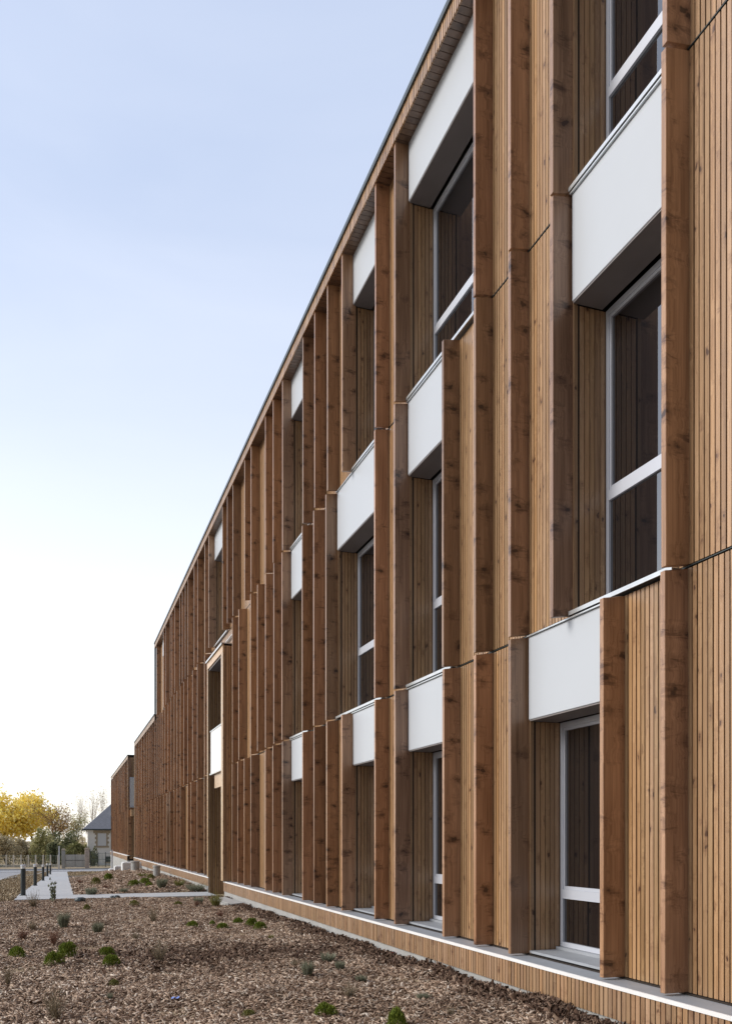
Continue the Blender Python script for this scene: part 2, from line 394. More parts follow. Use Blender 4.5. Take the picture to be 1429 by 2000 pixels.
mb = MB(); mb.box(3.788, 3.86, YB1 - .03, YB1 + .03, J0, 4.9); mb.build('corner_trim', M['cap'], far)
mb = MB(); mb.box(3.75, 4.1, YB0, YB1, -1.03, -1.0); mb.build('ledge', M['lip'], far)
mb = MB(); slats(mb, YB0, YB1, -1.3, -1.031, 3.755, .08, .07, .02); mb.build('plinth_cladding', M['plinth_slat'], far)
mb = MB(); mb.box(3.775, 14, YB0, YB1, -3.1, -1.301); mb.build('plinth', M['concrete'], far)
wn_ = MB(); wn_.box(3.92, 5.6, YB0 - .06, YB0 - .002, 1.95, 3.7); wo = wn_.build('window', M['alu'], far, (4.8, YB0, 1.95))
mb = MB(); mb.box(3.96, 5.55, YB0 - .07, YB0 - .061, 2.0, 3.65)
t = NT('painted_sky_glass'); t.b.inputs['IOR'].default_value = 4; M['sky_pane'] = t.out((.86,.87,.86), .15)  # opaque white: the sky's reflection is put into the base colour
mb.build('pane', M['sky_pane'], wo)
mb = MB(); mb.box(3.91, 5.65, YB0 - .12, YB0 - .003, 1.88, 1.948); mb.build('sill', M['flash'], wo)
mb = MB(); mb.box(3.97, 5.7, YB0 - .5, YB0 - .003, 1.35, 1.75); mb.build('door_canopy', M['board'], far)
mb = MB(); mb.box(4.3, 5.3, YB0 - .05, YB0 - .003, -1.2, 1.1); dr = mb.build('door', M['fin'], far)
mb = MB(); mb.tube((4.4, YB0-.09, -.2), (4.4, YB0-.09, .1), .02, .02, 6, True); mb.build('handle', M['alu'], dr)
mb = MB(); mb.tube((4.15, YB0-1.6, -.95), (5.2, YB0-.1, -.45), .025, .025, 6, True); mb.tube((4.15, YB0-1.6, -2.0), (4.15, YB0-1.6, -.95), .025, .025, 6, True); mb.build('handrail', M['alu'], far)
# ------------------------------------------------------------------ ground
def sheet(name, x0f, x1f, ys, nx, mat, lift, kind='structure', bumpy=0, thick=0):
    mb = MB(); n = nx + 1
    for y in ys:
        for i in range(n):
            x = x0f(y) + (x1f(y) - x0f(y)) * i / nx
            z = float(gz(x, y)) + lift
            if bumpy: z += float(bump(x, y))
            mb.v.append((x, y, z))
    for j in range(len(ys)-1):
        for i in range(nx): mb.f.append((j*n+i, j*n+i+1, (j+1)*n+i+1, (j+1)*n+i))
    if thick:
        m = len(mb.v); mb.v += [(x, y, z-thick) for x, y, z in mb.v]
        for j in range(len(ys)-1):
            mb.f.append((m+j*n, j*n, (j+1)*n, m+(j+1)*n)); mb.f.append((j*n+nx, m+j*n+nx, m+(j+1)*n+nx, (j+1)*n+nx))
        L = (len(ys)-1)*n
        for i in range(nx): mb.f.append((i, m+i, m+i+1, i+1)); mb.f.append((L+i, L+i+1, m+L+i+1, m+L+i))
    o = mb.build(name, mat); o['kind'] = kind
    for p in o.data.polygons: p.use_smooth = not thick
    return o
def lin(a, b, n): return [a + (b-a)*i/(n-1) for i in range(n)]
t = NT('dry_grass'); p = pos(t)
a = t.noise(p, .8, 5, .6); b = t.noise(t.vmul(p, (30, 30, 30)), 1, 4, .7)
c = t.ramp(t.math('ADD', t.math('MULTIPLY', a, .6), t.math('MULTIPLY', b, .4)), [(.32, (.2,.16,.1)), (.5, (.34,.27,.175)), (.68, (.45,.37,.25))])
M['grass'] = t.out(c, .95, b, .5, .05, spec=.1)
ys = lin(-60, 90, 151) + lin(95, 400, 40) + [600, 1000, 2000, 3000]
xs_ = [-1500,-500,-200,-100,-60,-30,-20,-14,-10] + lin(-8, 4.4, 32) + [6, 10, 20, 60, 200, 500, 1500]
mb = MB(); n = len(xs_)
for y in ys:
    for x in xs_: mb.v.append((x, y, float(gz(min(x, 4), y)) - .012))
for j in range(len(ys)-1):
    for i in range(n-1): mb.f.append((j*n+i, j*n+i+1, (j+1)*n+i+1, (j+1)*n+i))
g = mb.build('ground', M['grass']); g['kind'] = 'structure'
for p_ in g.data.polygons: p_.use_smooth = True
t = NT('bark_mulch'); p = pos(t)
a = t.noise(t.vmul(p, (55, 25, 40)), 1, 5, .7, .6); b = t.noise(p, .9, 3)
c = t.ramp(a, [(.25, (.04,.026,.018)), (.45, (.12,.082,.058)), (.6, (.2,.145,.108)), (.75, (.33,.255,.2))])
c = t.mix(t.map(b, .45, .7, 0, .5), c, (.08,.055,.04))
M['mulch'] = t.out(c, .95, a, .8, .03, spec=.15)
sheet('mulch_bed', lambda y: -3.2, lambda y: 3.78, lin(-5, 22.6, 140), 44, M['mulch'], .006, bumpy=.02)
sheet('mulch_bed', lambda y: .22, lambda y: 3.78, lin(24.25, 55.5, 120), 24, M['mulch'], .006, bumpy=.03)
sheet('path', lambda y: -1.15, lambda y: 3.75 if y < 24.3 else .22, [22.6, 23, 23.4, 23.8, 24.24], 10, M['path'], .03, thick=.08)
sheet('path', lambda y: -1.15, lambda y: .22, lin(24.25, 76, 60), 4, M['path'], .03, thick=.08)
sheet('road', lambda y: -14 + max(0, y-60)*.0, lambda y: -3.3 + max(0, (y-52))*.07, lin(-40, 88, 80), 6, M['asphalt'], .0)
sheet('kerb', lambda y: -3.3 + max(0, (y-52))*.07, lambda y: -3.15 + max(0, (y-52))*.07, lin(-40, 82, 80), 1, M['kerb'], .06, thick=.2)
sheet('cross_road', lambda y: -60, lambda y: 30, lin(77, 83.6, 8), 40, M['asphalt'], .012)
sheet('kerb', lambda y: -60, lambda y: 30, [83.6, 83.75], 40, M['kerb'], .10, thick=.25)
sheet('kerb', lambda y: .2, lambda y: 3.7, [56, 56.15], 6, M['kerb'], .08, thick=.3)
# ------------------------------------------------------------------ bark chips (nobody could count them)
def chips(name, X, Y, base, size, mat, lift=.004, tilt=.35):
    n = len(X)
    L = size * (.45 + 1.9*RNG.random(n)**1.8); W = L * RNG.uniform(.11, .34, n); T = RNG.uniform(.0025, .007, n)
    yaw = RNG.uniform(0, np.pi*2, n); pit = RNG.normal(0, tilt, n); rol = RNG.normal(0, tilt, n)
    loc = np.array([[-1,-1,-1],[1,-1,-1],[1,1,-1],[-1,1,-1],[-1,-1,1],[1,-1,1],[1,1,1],[-1,1,1]], float)*.5
    taper = np.where(loc[:,0] > 0, .6, 1.0)
    v = loc[None]*np.stack([L, W, T], 1)[:,None]; v[:,:,1] *= taper[None]
    cy, sy, cp, sp, cr, sr = np.cos(yaw), np.sin(yaw), np.cos(pit), np.sin(pit), np.cos(rol), np.sin(rol)
    x, y, z = v[...,0], v[...,1], v[...,2]
    y, z = y*cr[:,None]-z*sr[:,None], y*sr[:,None]+z*cr[:,None]
    x, z = x*cp[:,None]+z*sp[:,None], -x*sp[:,None]+z*cp[:,None]
    x, y = x*cy[:,None]-y*sy[:,None], x*sy[:,None]+y*cy[:,None]
    Z = gz(X, Y) + (bump(X, Y) if 'mulch' in name else 0) + base + RNG.uniform(0, .022, n) + lift
    V = np.stack([x+X[:,None], y+Y[:,None], z+Z[:,None]], 2).reshape(-1, 3)
    f = np.array([[4,5,6,7],[0,1,5,4],[1,2,6,5],[2,3,7,6],[3,0,4,7]])
    Fc = (f[None] + (np.arange(n)*8)[:,None,None]).reshape(-1, 4)
    me = bpy.data.meshes.new(name)
    me.vertices.add(len(V)); me.vertices.foreach_set('co', V.astype(np.float32).ravel())
    me.loops.add(Fc.size); me.loops.foreach_set('vertex_index', Fc.astype(np.int32).ravel())
    me.polygons.add(len(Fc)); me.polygons.foreach_set('loop_start', np.arange(0, Fc.size, 4, dtype=np.int32)); me.polygons.foreach_set('loop_total', np.full(len(Fc), 4, np.int32))
    me.update(calc_edges=True); me.materials.append(mat)
    o = bpy.data.objects.new(name, me); COL.objects.link(o); o['kind'] = 'stuff'; return o
def chipmat(name, stops):
    t = NT(name); r = t.n('ShaderNodeNewGeometry').outputs['Random Per Island']
    p = pos(t); f = t.noise(t.vmul(p, (90, 90, 90)), 1, 3)
    big = t.noise(p, 1.1, 3)
    c = t.ramp(r, stops); c = t.mix(t.map(f, .3, .7, 0, .45), c, (.09,.06,.045))
    mid = t.noise(p, 4.5, 3); c = t.mix(t.map(mid, .48, .7, 0, .4), c, (.12,.075,.05))
    c = t.mix(t.map(big, .48, .68, 0, .42), c, (.10,.062,.042))
    return t.out(c, .9, spec=.2)
M['chip'] = chipmat('bark_chip', [(0, (.09,.055,.038)), (.22, (.215,.14,.096)), (.5, (.48,.345,.25)), (.77, (.68,.53,.405)), (.94, (.82,.71,.59)), (1, (.86,.78,.68))])
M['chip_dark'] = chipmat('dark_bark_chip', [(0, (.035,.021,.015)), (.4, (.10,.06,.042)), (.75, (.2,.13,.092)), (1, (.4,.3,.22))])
n = 240000
Y = 4.5 + 18.0 * RNG.power(.62, n); X = -(.09*Y + .9) + (3.74 + .09*Y + .9) * RNG.uniform(0, 1, n)
chips('wood_chip_mulch', X, Y, 0, .036, M['chip'])
n = 26000
Y = RNG.uniform(24.3, 55.4, n); X = RNG.uniform(.25, 3.74, n)
chips('wood_chip_mulch', X, Y, .004, .075, M['chip'])
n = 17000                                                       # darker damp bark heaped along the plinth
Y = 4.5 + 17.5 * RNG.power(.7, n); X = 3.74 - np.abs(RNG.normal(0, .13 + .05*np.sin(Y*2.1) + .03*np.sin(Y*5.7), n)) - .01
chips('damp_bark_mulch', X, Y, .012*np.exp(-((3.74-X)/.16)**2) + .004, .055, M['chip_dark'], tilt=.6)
n = 5200                                                        # a churned patch
cx, cy, _, _ = PG(400, 1870)
X = cx + RNG.normal(0, .75, n) + np.where(RNG.random(n) < .35, .9, 0); Y = cy + RNG.normal(0, .5, n) + .25*np.sin(X*4); k = X < 3.6
chips('damp_bark_mulch', X[k], Y[k], .01, .05, M['chip_dark'], tilt=.5)
M['straw'] = chipmat('dry_grass_blade', [(0, (.22,.165,.1)), (.4, (.42,.34,.22)), (.75, (.58,.48,.33)), (1, (.7,.62,.45))])
n = 42000
Y = 8 + 72*RNG.power(.8, n); X = RNG.uniform(-3.2, -1.16, n) - np.where(Y < 22.4, 1.9, 0)
chips('dry_grass', X, Y, .0, .07, M['straw'], tilt=.9)
n = 6000
Y = RNG.uniform(56.4, 76, n); X = RNG.uniform(.25, 3.7, n); chips('dry_grass', X, Y, .0, .1, M['straw'], tilt=.9)
# ------------------------------------------------------------------ planting
def leafmat(name, c0, c1, c2, trans=.15, rough=.6):
    t = NT(name); r = t.n('ShaderNodeNewGeometry').outputs['Random Per Island']
    c = t.ramp(r, [(0, c0), (.5, c1), (1, c2)]); t.out(c, rough, spec=.25)
    if trans:
        tr = t.n('ShaderNodeBsdfTranslucent'); t.l(c, tr.inputs[0]); mx = t.n('ShaderNodeMixShader'); mx.inputs[0].default_value = trans
        o = t.t.nodes['Material Output']; t.l(t.b.outputs[0], mx.inputs[1]); t.l(tr.outputs[0], mx.inputs[2]); t.l(mx.outputs[0], o.inputs[0])
    return t.m
M['moss'] = leafmat('cushion_green', (.07,.105,.014), (.16,.215,.03), (.27,.33,.06))
M['olive'] = leafmat('olive_green', (.11,.12,.03), (.2,.205,.06), (.3,.29,.11))
M['grey'] = leafmat('grey_green', (.13,.145,.1), (.24,.255,.185), (.36,.37,.28))
M['brown'] = leafmat('dry_stems', (.12,.095,.065), (.24,.2,.135), (.36,.31,.22), 0)
M['red'] = leafmat('red_stems', (.16,.085,.06), (.27,.15,.11), (.35,.22,.165), 0)
M['pale'] = leafmat('pale_leaves', (.12,.15,.09), (.22,.25,.16), (.34,.36,.27))
M['twig'] = simple('twig_bark', (.12,.09,.065), .9, 0, .25, 9)
def blade(mb, p, d, L, w, bend=0):
    p, d = Vector(p), Vector(d).normalized(); s = d.cross(Vector((random.gauss(0,1), random.gauss(0,1), random.gauss(0,1)))).normalized()*w*.5
    m = p + d*L*.55 + Vector((0,0,-bend*L*.2)); e = p + d*L + Vector((0,0,-bend*L))
    n = len(mb.v); mb.v += [tuple(p-s*.7), tuple(p+s*.7), tuple(m+s), tuple(m-s), tuple(e)]
    mb.f += [(n,n+1,n+2,n+3), (n+3,n+2,n+4)]
def cushion(mat, n=1900):                                       # unit: radius 1, height about .7
    mb = MB(); c = [(random.uniform(-.32,.32), random.uniform(-.32,.32), random.uniform(.55,.72)) for _ in range(6)]
    for i in range(n):
        a = random.uniform(0, 2*math.pi); h = random.random()**.7; th = h*math.pi/2
        cx, cy, r = random.choice(c); rr = r*random.uniform(.75, 1.0)
        d = Vector((math.cos(a)*math.cos(th), math.sin(a)*math.cos(th), math.sin(th)))
        p = Vector((cx + d.x*rr, cy + d.y*rr, max(-.05, d.z*rr*.85)))
        blade(mb, p, d + Vector((random.gauss(0,.35), random.gauss(0,.35), random.gauss(.25,.3))), random.uniform(.07,.15), random.uniform(.04,.07))
    return mb.build('x', mat)
def tuft(mat, n=320, spread=.6, wid=.028, bend=.15, lo=.5):     # unit: height 1
    mb = MB()
    for i in range(n):
        a = random.uniform(0, 2*math.pi); r = random.random()**.6*.22
        d = Vector((math.cos(a)*spread*random.random(), math.sin(a)*spread*random.random(), 1))
        blade(mb, (r*math.cos(a), r*math.sin(a), -.03), d, random.uniform(lo, 1.02), wid*random.uniform(.6,1.4), bend*random.random())
    return mb.build('x', mat)
def wisp(mat, n=26, leaf=0, spread=.8):                         # unit: height 1, thin branching stems
    mb = MB()
    for i in range(n):
        a = random.uniform(0, 2*math.pi); p = Vector((random.gauss(0,.07), random.gauss(0,.07), -.02))
        d = Vector((math.cos(a)*spread*random.random(), math.sin(a)*spread*random.random(), 1)).normalized(); L = random.uniform(.45, 1)
        for k in range(4):
            q = p + d*L/4; mb.tube(p, q, .012*(1-k*.2), .012*(.8-k*.2)+.002, 3); p = q
            d = (d + Vector((random.gauss(0,.16), random.gauss(0,.16), random.gauss(0,.08)))).normalized()
            for _ in range(2 + leaf):
                e = (d + Vector((random.gauss(0,.6), random.gauss(0,.6), random.gauss(.1,.4)))).normalized()
                blade(mb, p, e, random.uniform(.06,.16), .014 if not leaf else random.uniform(.03,.06))
    return mb.build('x', mat)
KIND = {}
def kinds():
    for k, mk in (('moss', [lambda: cushion(M['moss']) for _ in range(3)]), ('olive', [lambda: cushion(M['olive'], 1200) for _ in range(2)]),
                  ('grey', [lambda: tuft(M['grey'], 420) for _ in range(3)]), ('brown', [lambda: wisp(M['brown'], 70, 0, 1.25) for _ in range(3)]),
                  ('red', [lambda: wisp(M['red'], 60, 1, 1.3) for _ in range(2)]), ('pale', [lambda: wisp(M['pale'], 9, 7, .45)]),
                  ('grass', [lambda: tuft(M['olive'], 260, .9, .02, .5, .4), lambda: tuft(M['grey'], 300, 1.0, .02, .4, .4)]),
                  ('shrub', [lambda: wisp(M['pale'], 30, 5, .9)])):
        KIND[k] = []
        for f in mk:
            o = f(); KIND[k].append(o.data); bpy.data.objects.remove(o)
kinds()
NAME = dict(moss='cushion_plant', olive='cushion_plant', grey='lavender_tuft', brown='dry_plant', red='red_plant', pale='sapling', grass='grass_clump', shrub='shrub')
GRP = dict(moss='green cushion plants in the mulch', olive='green cushion plants in the mulch', grey='grey green tufts in the mulch', brown='dry brown plants in the mulch', red='reddish plants in the mulch', grass='grass clumps by the path')
PL = [ # u, v of the foot, width px, height px, kind, label
 (33,1874,38,20,'moss','bright green cushion plant farthest left in the near mulch, alone near the left frame edge'),
 (128,1872,42,30,'moss','plump bright green cushion plant, larger and farther back of the touching left pair'),
 (109,1887,40,24,'moss','bright green cushion plant, lower and nearer of the touching left pair'),
 (208,1873,30,18,'moss','small green cushion at the back of the double clump right of the plump pair'),
 (217,1890,34,20,'moss','green cushion at the front of the double clump right of the plump pair'),
 (374,1814,25,12,'moss','small low green cushion alone before the bare mulch centre, left of three others'),
 (415,1809,15,8,'moss','tiniest of the small green cushions in the middle of the bed'),
 (435,1817,24,12,'moss','low green cushion just right of the tiniest one in the middle of the bed'),
 (465,1805,26,12,'moss','green cushion farthest back of the small group nearest the building ledge'),
 (492,1811,24,15,'moss','green cushion left one of the pair in front of the timber plinth'),
 (508,1818,25,14,'moss','green cushion right and nearer one of the pair in front of the timber plinth'),
 (640,1988,48,24,'moss','wide green cushion in the foreground, left of the one cut by the frame'),
 (775,2005,50,36,'moss','tall bright green cushion in the foreground cut by the bottom of the frame'),
 (486,1990,32,14,'olive','flat olive brown cushion in the foreground bottom centre'),
 (172,1778,18,10,'olive','small olive cushion just in front of the path corner'),
 (262,1772,20,10,'olive','small olive cushion near the front edge of the cross path'),
 (350,1769,18,8,'olive','flat yellowish olive cushion in front of the cross path, left of the grey tuft'),
 (529,1838,18,14,'grass','thin green sprouting clump between the paired cushions and the lavender tufts'),
 (601,1907,34,36,'grey','tallest grey green lavender tuft of the group in the mulch centre'),
 (641,1882,38,24,'grey','broad lavender tuft at the back of the central group'),
 (664,1899,28,22,'grey','round lavender tuft on the right of the central group'),
 (576,1895,26,18,'brown','dark dry stub on the left of the central lavender group'),
 (705,1920,28,20,'grey','low isolated lavender tuft right of the central group, towards the plinth'),
 (682,1957,46,32,'brown','loose brown dry plant in front of the isolated lavender tuft'),
 (826,1958,32,18,'grey','small greyish tuft nearest the plinth in the foreground'),
 (878,1986,26,22,'brown','small dry stalky plant nearest the building at the bottom of the frame'),
 (124,1815,30,38,'grey','upright grey green tuft standing alone behind the plump green pair'),
 (64,1817,28,24,'brown','faded brown wispy plant near the left edge behind the red patch'),
 (191,1820,26,28,'grey','bluish grey tuft right of the upright grey green one'),
 (44,1840,38,20,'red','low rusty red plant at the left above the lone green cushion'),
 (104,1846,36,34,'red','reddish brown plant directly behind the plump green pair'),
 (265,1840,32,16,'brown','flat dark dry plant in the bare mulch left of centre'),
 (300,1805,34,34,'brown','wispy pale brown plant in the middle of the mulch before the cross path'),
 (312,1885,42,52,'brown','tall wispy dry plant left of the churned dark mulch'),
 (107,1994,70,72,'brown','largest brown twiggy plant at the lower left foreground'),
 (15,1930,26,50,'brown','thin bare stems at the left frame edge in the foreground'),
 (223,1930,22,14,'olive','sparse olive sprout below the double green clump'),
 (215,1957,20,22,'grass','thin grassy sprout in the foreground below the sparse olive one'),
 (203,1908,14,10,'red','little red sprig below the front green clump'),
 (388,1768,24,20,'grey','grey green tuft at the front edge of the cross path near the entrance'),
 (421,1773,40,38,'grass','large loose grass clump at the foot of the entrance recess'),
 (384,1774,20,12,'red','small reddish plant in front of the grey tuft near the entrance'),
 (430,1793,26,14,'red','reddish low plant in front of the stone slabs by the plinth'),
 (66,1774,34,36,'brown','bare brown twigs at the near end of the path beside the first bollard'),
 (104,1763,28,46,'pale','slender sapling with pale leaves standing on the path edge'),
 (421,1727,26,34,'shrub','small leafy shrub growing inside the entrance recess'),
 (285,1727,22,10,'moss','left green cushion of the dark pair in the far bed'),
 (293,1732,18,8,'moss','right and nearer green cushion of the dark pair in the far bed'),
 (261,1731,24,11,'moss','dark green cushion in the middle of the far bed'),
 (213,1720,20,12,'moss','light green cushion farthest back in the far bed near the white blocks'),
 (294,1719,22,9,'olive','yellowish cushion in the far bed by the wing plinth'),
 (178,1750,28,20,'grey','grey tuft at the front left of the far bed beside the path'),
 (188,1729,22,14,'olive','olive tuft at the left of the far bed, behind the front grey one'),
 (241,1745,30,18,'grass','straw coloured grass clump in the front of the far bed'),
 (316,1736,30,24,'grey','bushy grey green tuft at the right of the far bed before the vent pipe'),
 (281,1714,40,12,'grass','low spreading grass along the back of the far bed below the wing plinth'),
 (382,1741,54,26,'grass','wide green grass clump at the corner of the far bed by the entrance'),
 (350,1733,36,20,'grass','green grassy clump against the wing plinth left of the entrance'),
 (206,1738,22,10,'red','dull red plant in the front middle of the far bed'),
 (157,1726,20,9,'red','dull red plant at the left end of the far bed'),
]
CATS = dict(moss='cushion plant', olive='cushion plant', grey='lavender', brown='dry plant', red='plant', pale='sapling', grass='grass clump', shrub='shrub')
cnt = {}
for u, v, w, h, k, lab in PL:
    x, y, z, d = PG(u, v); x = min(x, 3.6) if k != 'shrub' else x
    me = KIND[k][cnt.get(k, 0) % len(KIND[k])]; cnt[k] = cnt.get(k, 0) + 1
    o = bpy.data.objects.new(NAME[k], me); COL.objects.link(o)
    W, H = w*d/F, h*d/F
    sx = W/1.75 if k in ('moss', 'olive') else W/2/{'grey': .55, 'brown': .7, 'red': .9, 'pale': .42, 'grass': .75, 'shrub': .7}[k]
    sz = H/.6 if k in ('moss', 'olive') else H*1.05
    o.scale = (sx*random.uniform(.93,1.07), sx*random.uniform(.93,1.07), sz); o.rotation_euler = (0, 0, random.uniform(0, 6.28)); o.location = (x, y, z + (float(bump(x, y)) if y < 22.6 or x > .3 else .02) + .008)
    tag(o, lab, CATS[k], GRP.get(k))
# ------------------------------------------------------------------ small things in the beds
def stone(u, v, w, h, lab, mat='concrete', name='stone'):
    x, y, z, d = PG(u, v); W, H = w*d/F/2, h*d/F
    mb = MB(); nn = 12
    for k, (r, zz) in enumerate(((.9, -.1), (1.05, .35), (.85, .8), (.4, 1.0))):
        for i in range(nn):
            a = 2*math.pi*i/nn; q = r*(1+random.uniform(-.14,.14)); mb.v.append((x+W*q*math.cos(a), y+W*q*math.sin(a)*.8, z+H*zz))
    for k in range(3):
        for i in range(nn):
            j = (i+1)%nn; mb.f.append((k*nn+i, k*nn+j, (k+1)*nn+j, (k+1)*nn+i))
    mb.f.append(tuple(3*nn+i for i in range(nn)))
    o = mb.build(name, M[mat], None, (x, y, z)); tag(o, lab, 'stone', 'loose stones by the path'); return o
stone(157,1762,20,9,'dark grey stone at the inner corner of the path','cap'); stone(220,1757,12,7,'smaller left stone of the two on the cross path edge','cap')
stone(228,1757,14,8,'larger right stone of the two on the cross path edge','cap')
for (u, v, sx, sy, sz, lab) in ((449,1763,.34,.5,.09,'flat concrete slab lying beside the plinth nearest the entrance'), (466,1770,.36,.6,.1,'flat concrete slab leaning on the mulch right of the other slab')):
    x, y, z, d = PG(u, v); x = min(x, 3.5)
    mb = MB(); mb.box(x-sx/2, x+sx/2, y-sy/2, y+sy/2, z-.02, z+sz*.7); mb.box(x-sx/2+.02, x+sx/2-.02, y-sy/2+.02, y+sy/2-.02, z+sz*.7+.001, z+sz)
    o = mb.build('concrete_slab', M['concrete'], None, (x, y, z), .006); o.rotation_euler = (R(4), R(-5), R(14)); tag(o, lab, 'slab', 'concrete slabs by the plinth')
M['blue'] = simple('blue_plastic', (.12,.2,.55), .4); M['redp'] = simple('red_plastic', (.6,.05,.04), .4)
def scrap(u, v, mat, lab, s=.03):
    x, y, z, d = PG(u, v); mb = MB()
    for i in range(3): mb.poly([(x+s*i-.04, y-s, z+.03+.012*(i%2)), (x+s*(i+1)-.04, y-s, z+.03+.012*((i+1)%2)), (x+s*(i+1)-.04, y+s, z+.034+.012*((i+1)%2)), (x+s*i-.04, y+s, z+.034+.012*(i%2))])
    o = mb.build('litter', mat, None, (x, y, z)); so = o.modifiers.new('thick', 'SOLIDIFY'); so.thickness = .002; tag(o, lab, 'litter')
scrap(344,1958,M['blue'],'small blue plastic scrap lying on the mulch in the foreground', .022); scrap(769,1868,M['redp'],'small red plastic scrap on the dark mulch beside the plinth', .025)
# white blocks, drain pipe and vent at the far end of the wing
M['white'] = simple('white_concrete', (.66,.67,.68), .7, 0, .08, 4)
def block(u, v, sx, sy, sz, name, lab, cat, dx=0):
    x, y, z, d = PG(u, v); x += dx
    mb = MB(); mb.box(x, x+sx, y, y+sy, z-.2, z+sz); mb.box(x+.06, x+sx-.06, y+.06, y+sy-.06, z+sz+.001, z+sz+.03)
    o = mb.build(name, M['white'], None, (x, y, z), .012); tag(o, lab, cat, 'white concrete blocks by the wing')
block(213,1703,.55,.9,.12,'concrete_block','lowest flat white concrete block, leftmost step below the far plinth','block')
block(224,1702,.55,.9,.24,'concrete_block','middle white concrete block stepping up to the far plinth','block')
block(239,1702,1.0,1.1,.42,'concrete_block','largest white concrete block standing at the end of the wing','block')
def pipe(u, v, r, h, lab, mat, name='drain_pipe'):
    x, y, z, d = PG(u, v); x = min(x, 3.55)
    mb = MB(); mb.lathe(x, y, [(r, z-.1), (r, z+h), (r*1.12, z+h+.001), (r*1.12, z+h+.06), (r*.9, z+h+.07), (r*.88, z+h-.05)], 20)
    o = mb.build(name, M[mat], None, (x, y, z)); tag(o, lab, 'pipe')
pipe(306,1713,.13,.36,'short grey vent pipe standing in the bed against the wing plinth','concrete','vent_pipe')
pipe(264,1702,.2,.42,'wider grey concrete pipe beside the largest white block','concrete')
x, y = P(219, 62); z = float(gz(x, y)); mb = MB(); mb.box(x-.05, x+.05, y-.05, y+.05, z-.1, z+1.75); mb.box(x-.06, x+.06, y-.06, y+.06, z+1.751, z+1.78)
tag(mb.build('metal_post', M['alu'], None, (x, y, z)), 'slim grey metal post in front of the far concrete plinth', 'post')
# ------------------------------------------------------------------ bollards along the path
M['boll'] = simple('anthracite_paint', (.035,.045,.05), .45, .2); M['lens'] = simple('pale_lens', (.7,.72,.72), .3)
LB = ['nearest and tallest looking dark bollard with pale cap at the near end of the path', 'second dark bollard from the near end of the path',
      'third and middle dark bollard of the row on the path edge', 'fourth dark bollard of the row, next to last before the road', 'farthest and smallest looking dark bollard at the road end of the path']
def mkboll():
    r = thing('bollard', (0,0,0), '', 'bollard', 'bollards along the path')
    mb = MB(); mb.lathe(0, 0, [(.09, -.1), (.09, .012), (.062, .013), (.062, .70)], 24); mb.build('post', M['boll'], r)
    mb = MB(); mb.lathe(0, 0, [(.06, .701), (.06, .765)], 24); mb.build('lens', M['lens'], r)
    mb = MB(); mb.lathe(0, 0, [(.068, .766), (.068, .79), (.055, .80)], 24); mb.build('cap', M['alu'], r)
    return r
b0 = mkboll()
for i, (bx, by) in enumerate(((-1.02,24.4), (-1.03,34.6), (-1.02,46.8), (-1.02,58.5), (-1.0,69))):
    if i == 0: o = b0
    else:
        o = b0.copy(); COL.objects.link(o)
        for ch in list(b0.children): c = ch.copy(); COL.objects.link(c); c.parent = o
    o.location = (bx, by, float(gz(bx, by)) + .03); o['label'] = LB[i]
# ------------------------------------------------------------------ the house across the road
M['render'] = simple('cream_render', (.9,.89,.87), .85, 0, .06, 2); M['slate'] = simple('slate', (.2,.205,.225), .55, 0, .2, 5, .3, stretch=(1,1,4))
M['sand'] = simple('sandstone', (.42,.35,.26), .85, 0, .2, 5); M['shut'] = simple('white_shutter', (.75,.77,.8), .5)
hx, hy = P(171, 95); hz = float(gz(hx, hy)); ev = 1.08
ho = thing('house', (hx+4, hy+4, hz), 'white rendered house with grey slate hipped roof and stone framed window', 'house')
mb = MB(); mb.box(hx, hx+10, hy, hy+9, hz-.3, ev); mb.build('wall', M['render'], ho)
mb = MB(); a, b, c, d_ = hx-.45, hx+10.45, hy-.45, hy+9.45; rz = ev+4.6; m = (c+d_)/2
mb.v = [(a,c,ev),(b,c,ev),(b,d_,ev),(a,d_,ev),(a+4.9,m,rz),(b-4.9,m,rz),(a,c,ev-.12),(b,c,ev-.12),(b,d_,ev-.12),(a,d_,ev-.12)]
mb.f = [(0,1,5,4),(1,2,5),(2,3,4,5),(3,0,4),(6,7,1,0),(7,8,2,1),(8,9,3,2),(9,6,0,3),(9,8,7,6)]
rf = mb.build('roof', M['slate'], ho)
mb = MB(); mb.tube((a,c-.06,ev-.05),(b,c-.06,ev-.05),.07,.07,8); mb.tube((a-.06,c,ev-.05),(a-.06,d_,ev-.05),.07,.07,8); mb.build('gutter', M['cap'], rf)
mb = MB(); mb.box(hx+2.55, hx+3.5, hy+1.1, hy+2.6, ev+.75, ev+2.1); mb.build('dormer', M['shut'], rf)
def hwin(x0, x1, z0, z1, label=None):
    mb = MB(); mb.box(x0, x1, hy-.02, hy-.002, z0, z1); w = mb.build('window', M['shut'], ho, (x0, hy, z0))
    mb = MB(); zz = z0
    mb.box(x0-.45, x1+.45, hy-.06, hy-.003, z1+.001, z1+.3); mb.box(x0-.3, x1+.3, hy-.09, hy-.003, z0-.2, z0-.001)
    i = 0
    while zz < z1 - .05:
        e = .28 if i % 2 else .16; t1 = min(zz+.24, z1)
        mb.box(x0-e, x0-.001, hy-.05, hy-.003, zz+.002, t1); mb.box(x1+.001, x1+e, hy-.05, hy-.003, zz+.002, t1); zz += .24; i += 1
    mb.build('stone_surround', M['sand'], w)
    mb = MB(); zz = z0+.05
    while zz < z1-.06: mb.box(x0+.06, x1-.06, hy-.03, hy-.021, zz, zz+.035); zz += .05
    mb.build('shutter', M['shut'], w)
hwin(hx+1.05, hx+1.95, -.75, .62); hwin(hx+5.2, hx+6.1, -.75, .62)
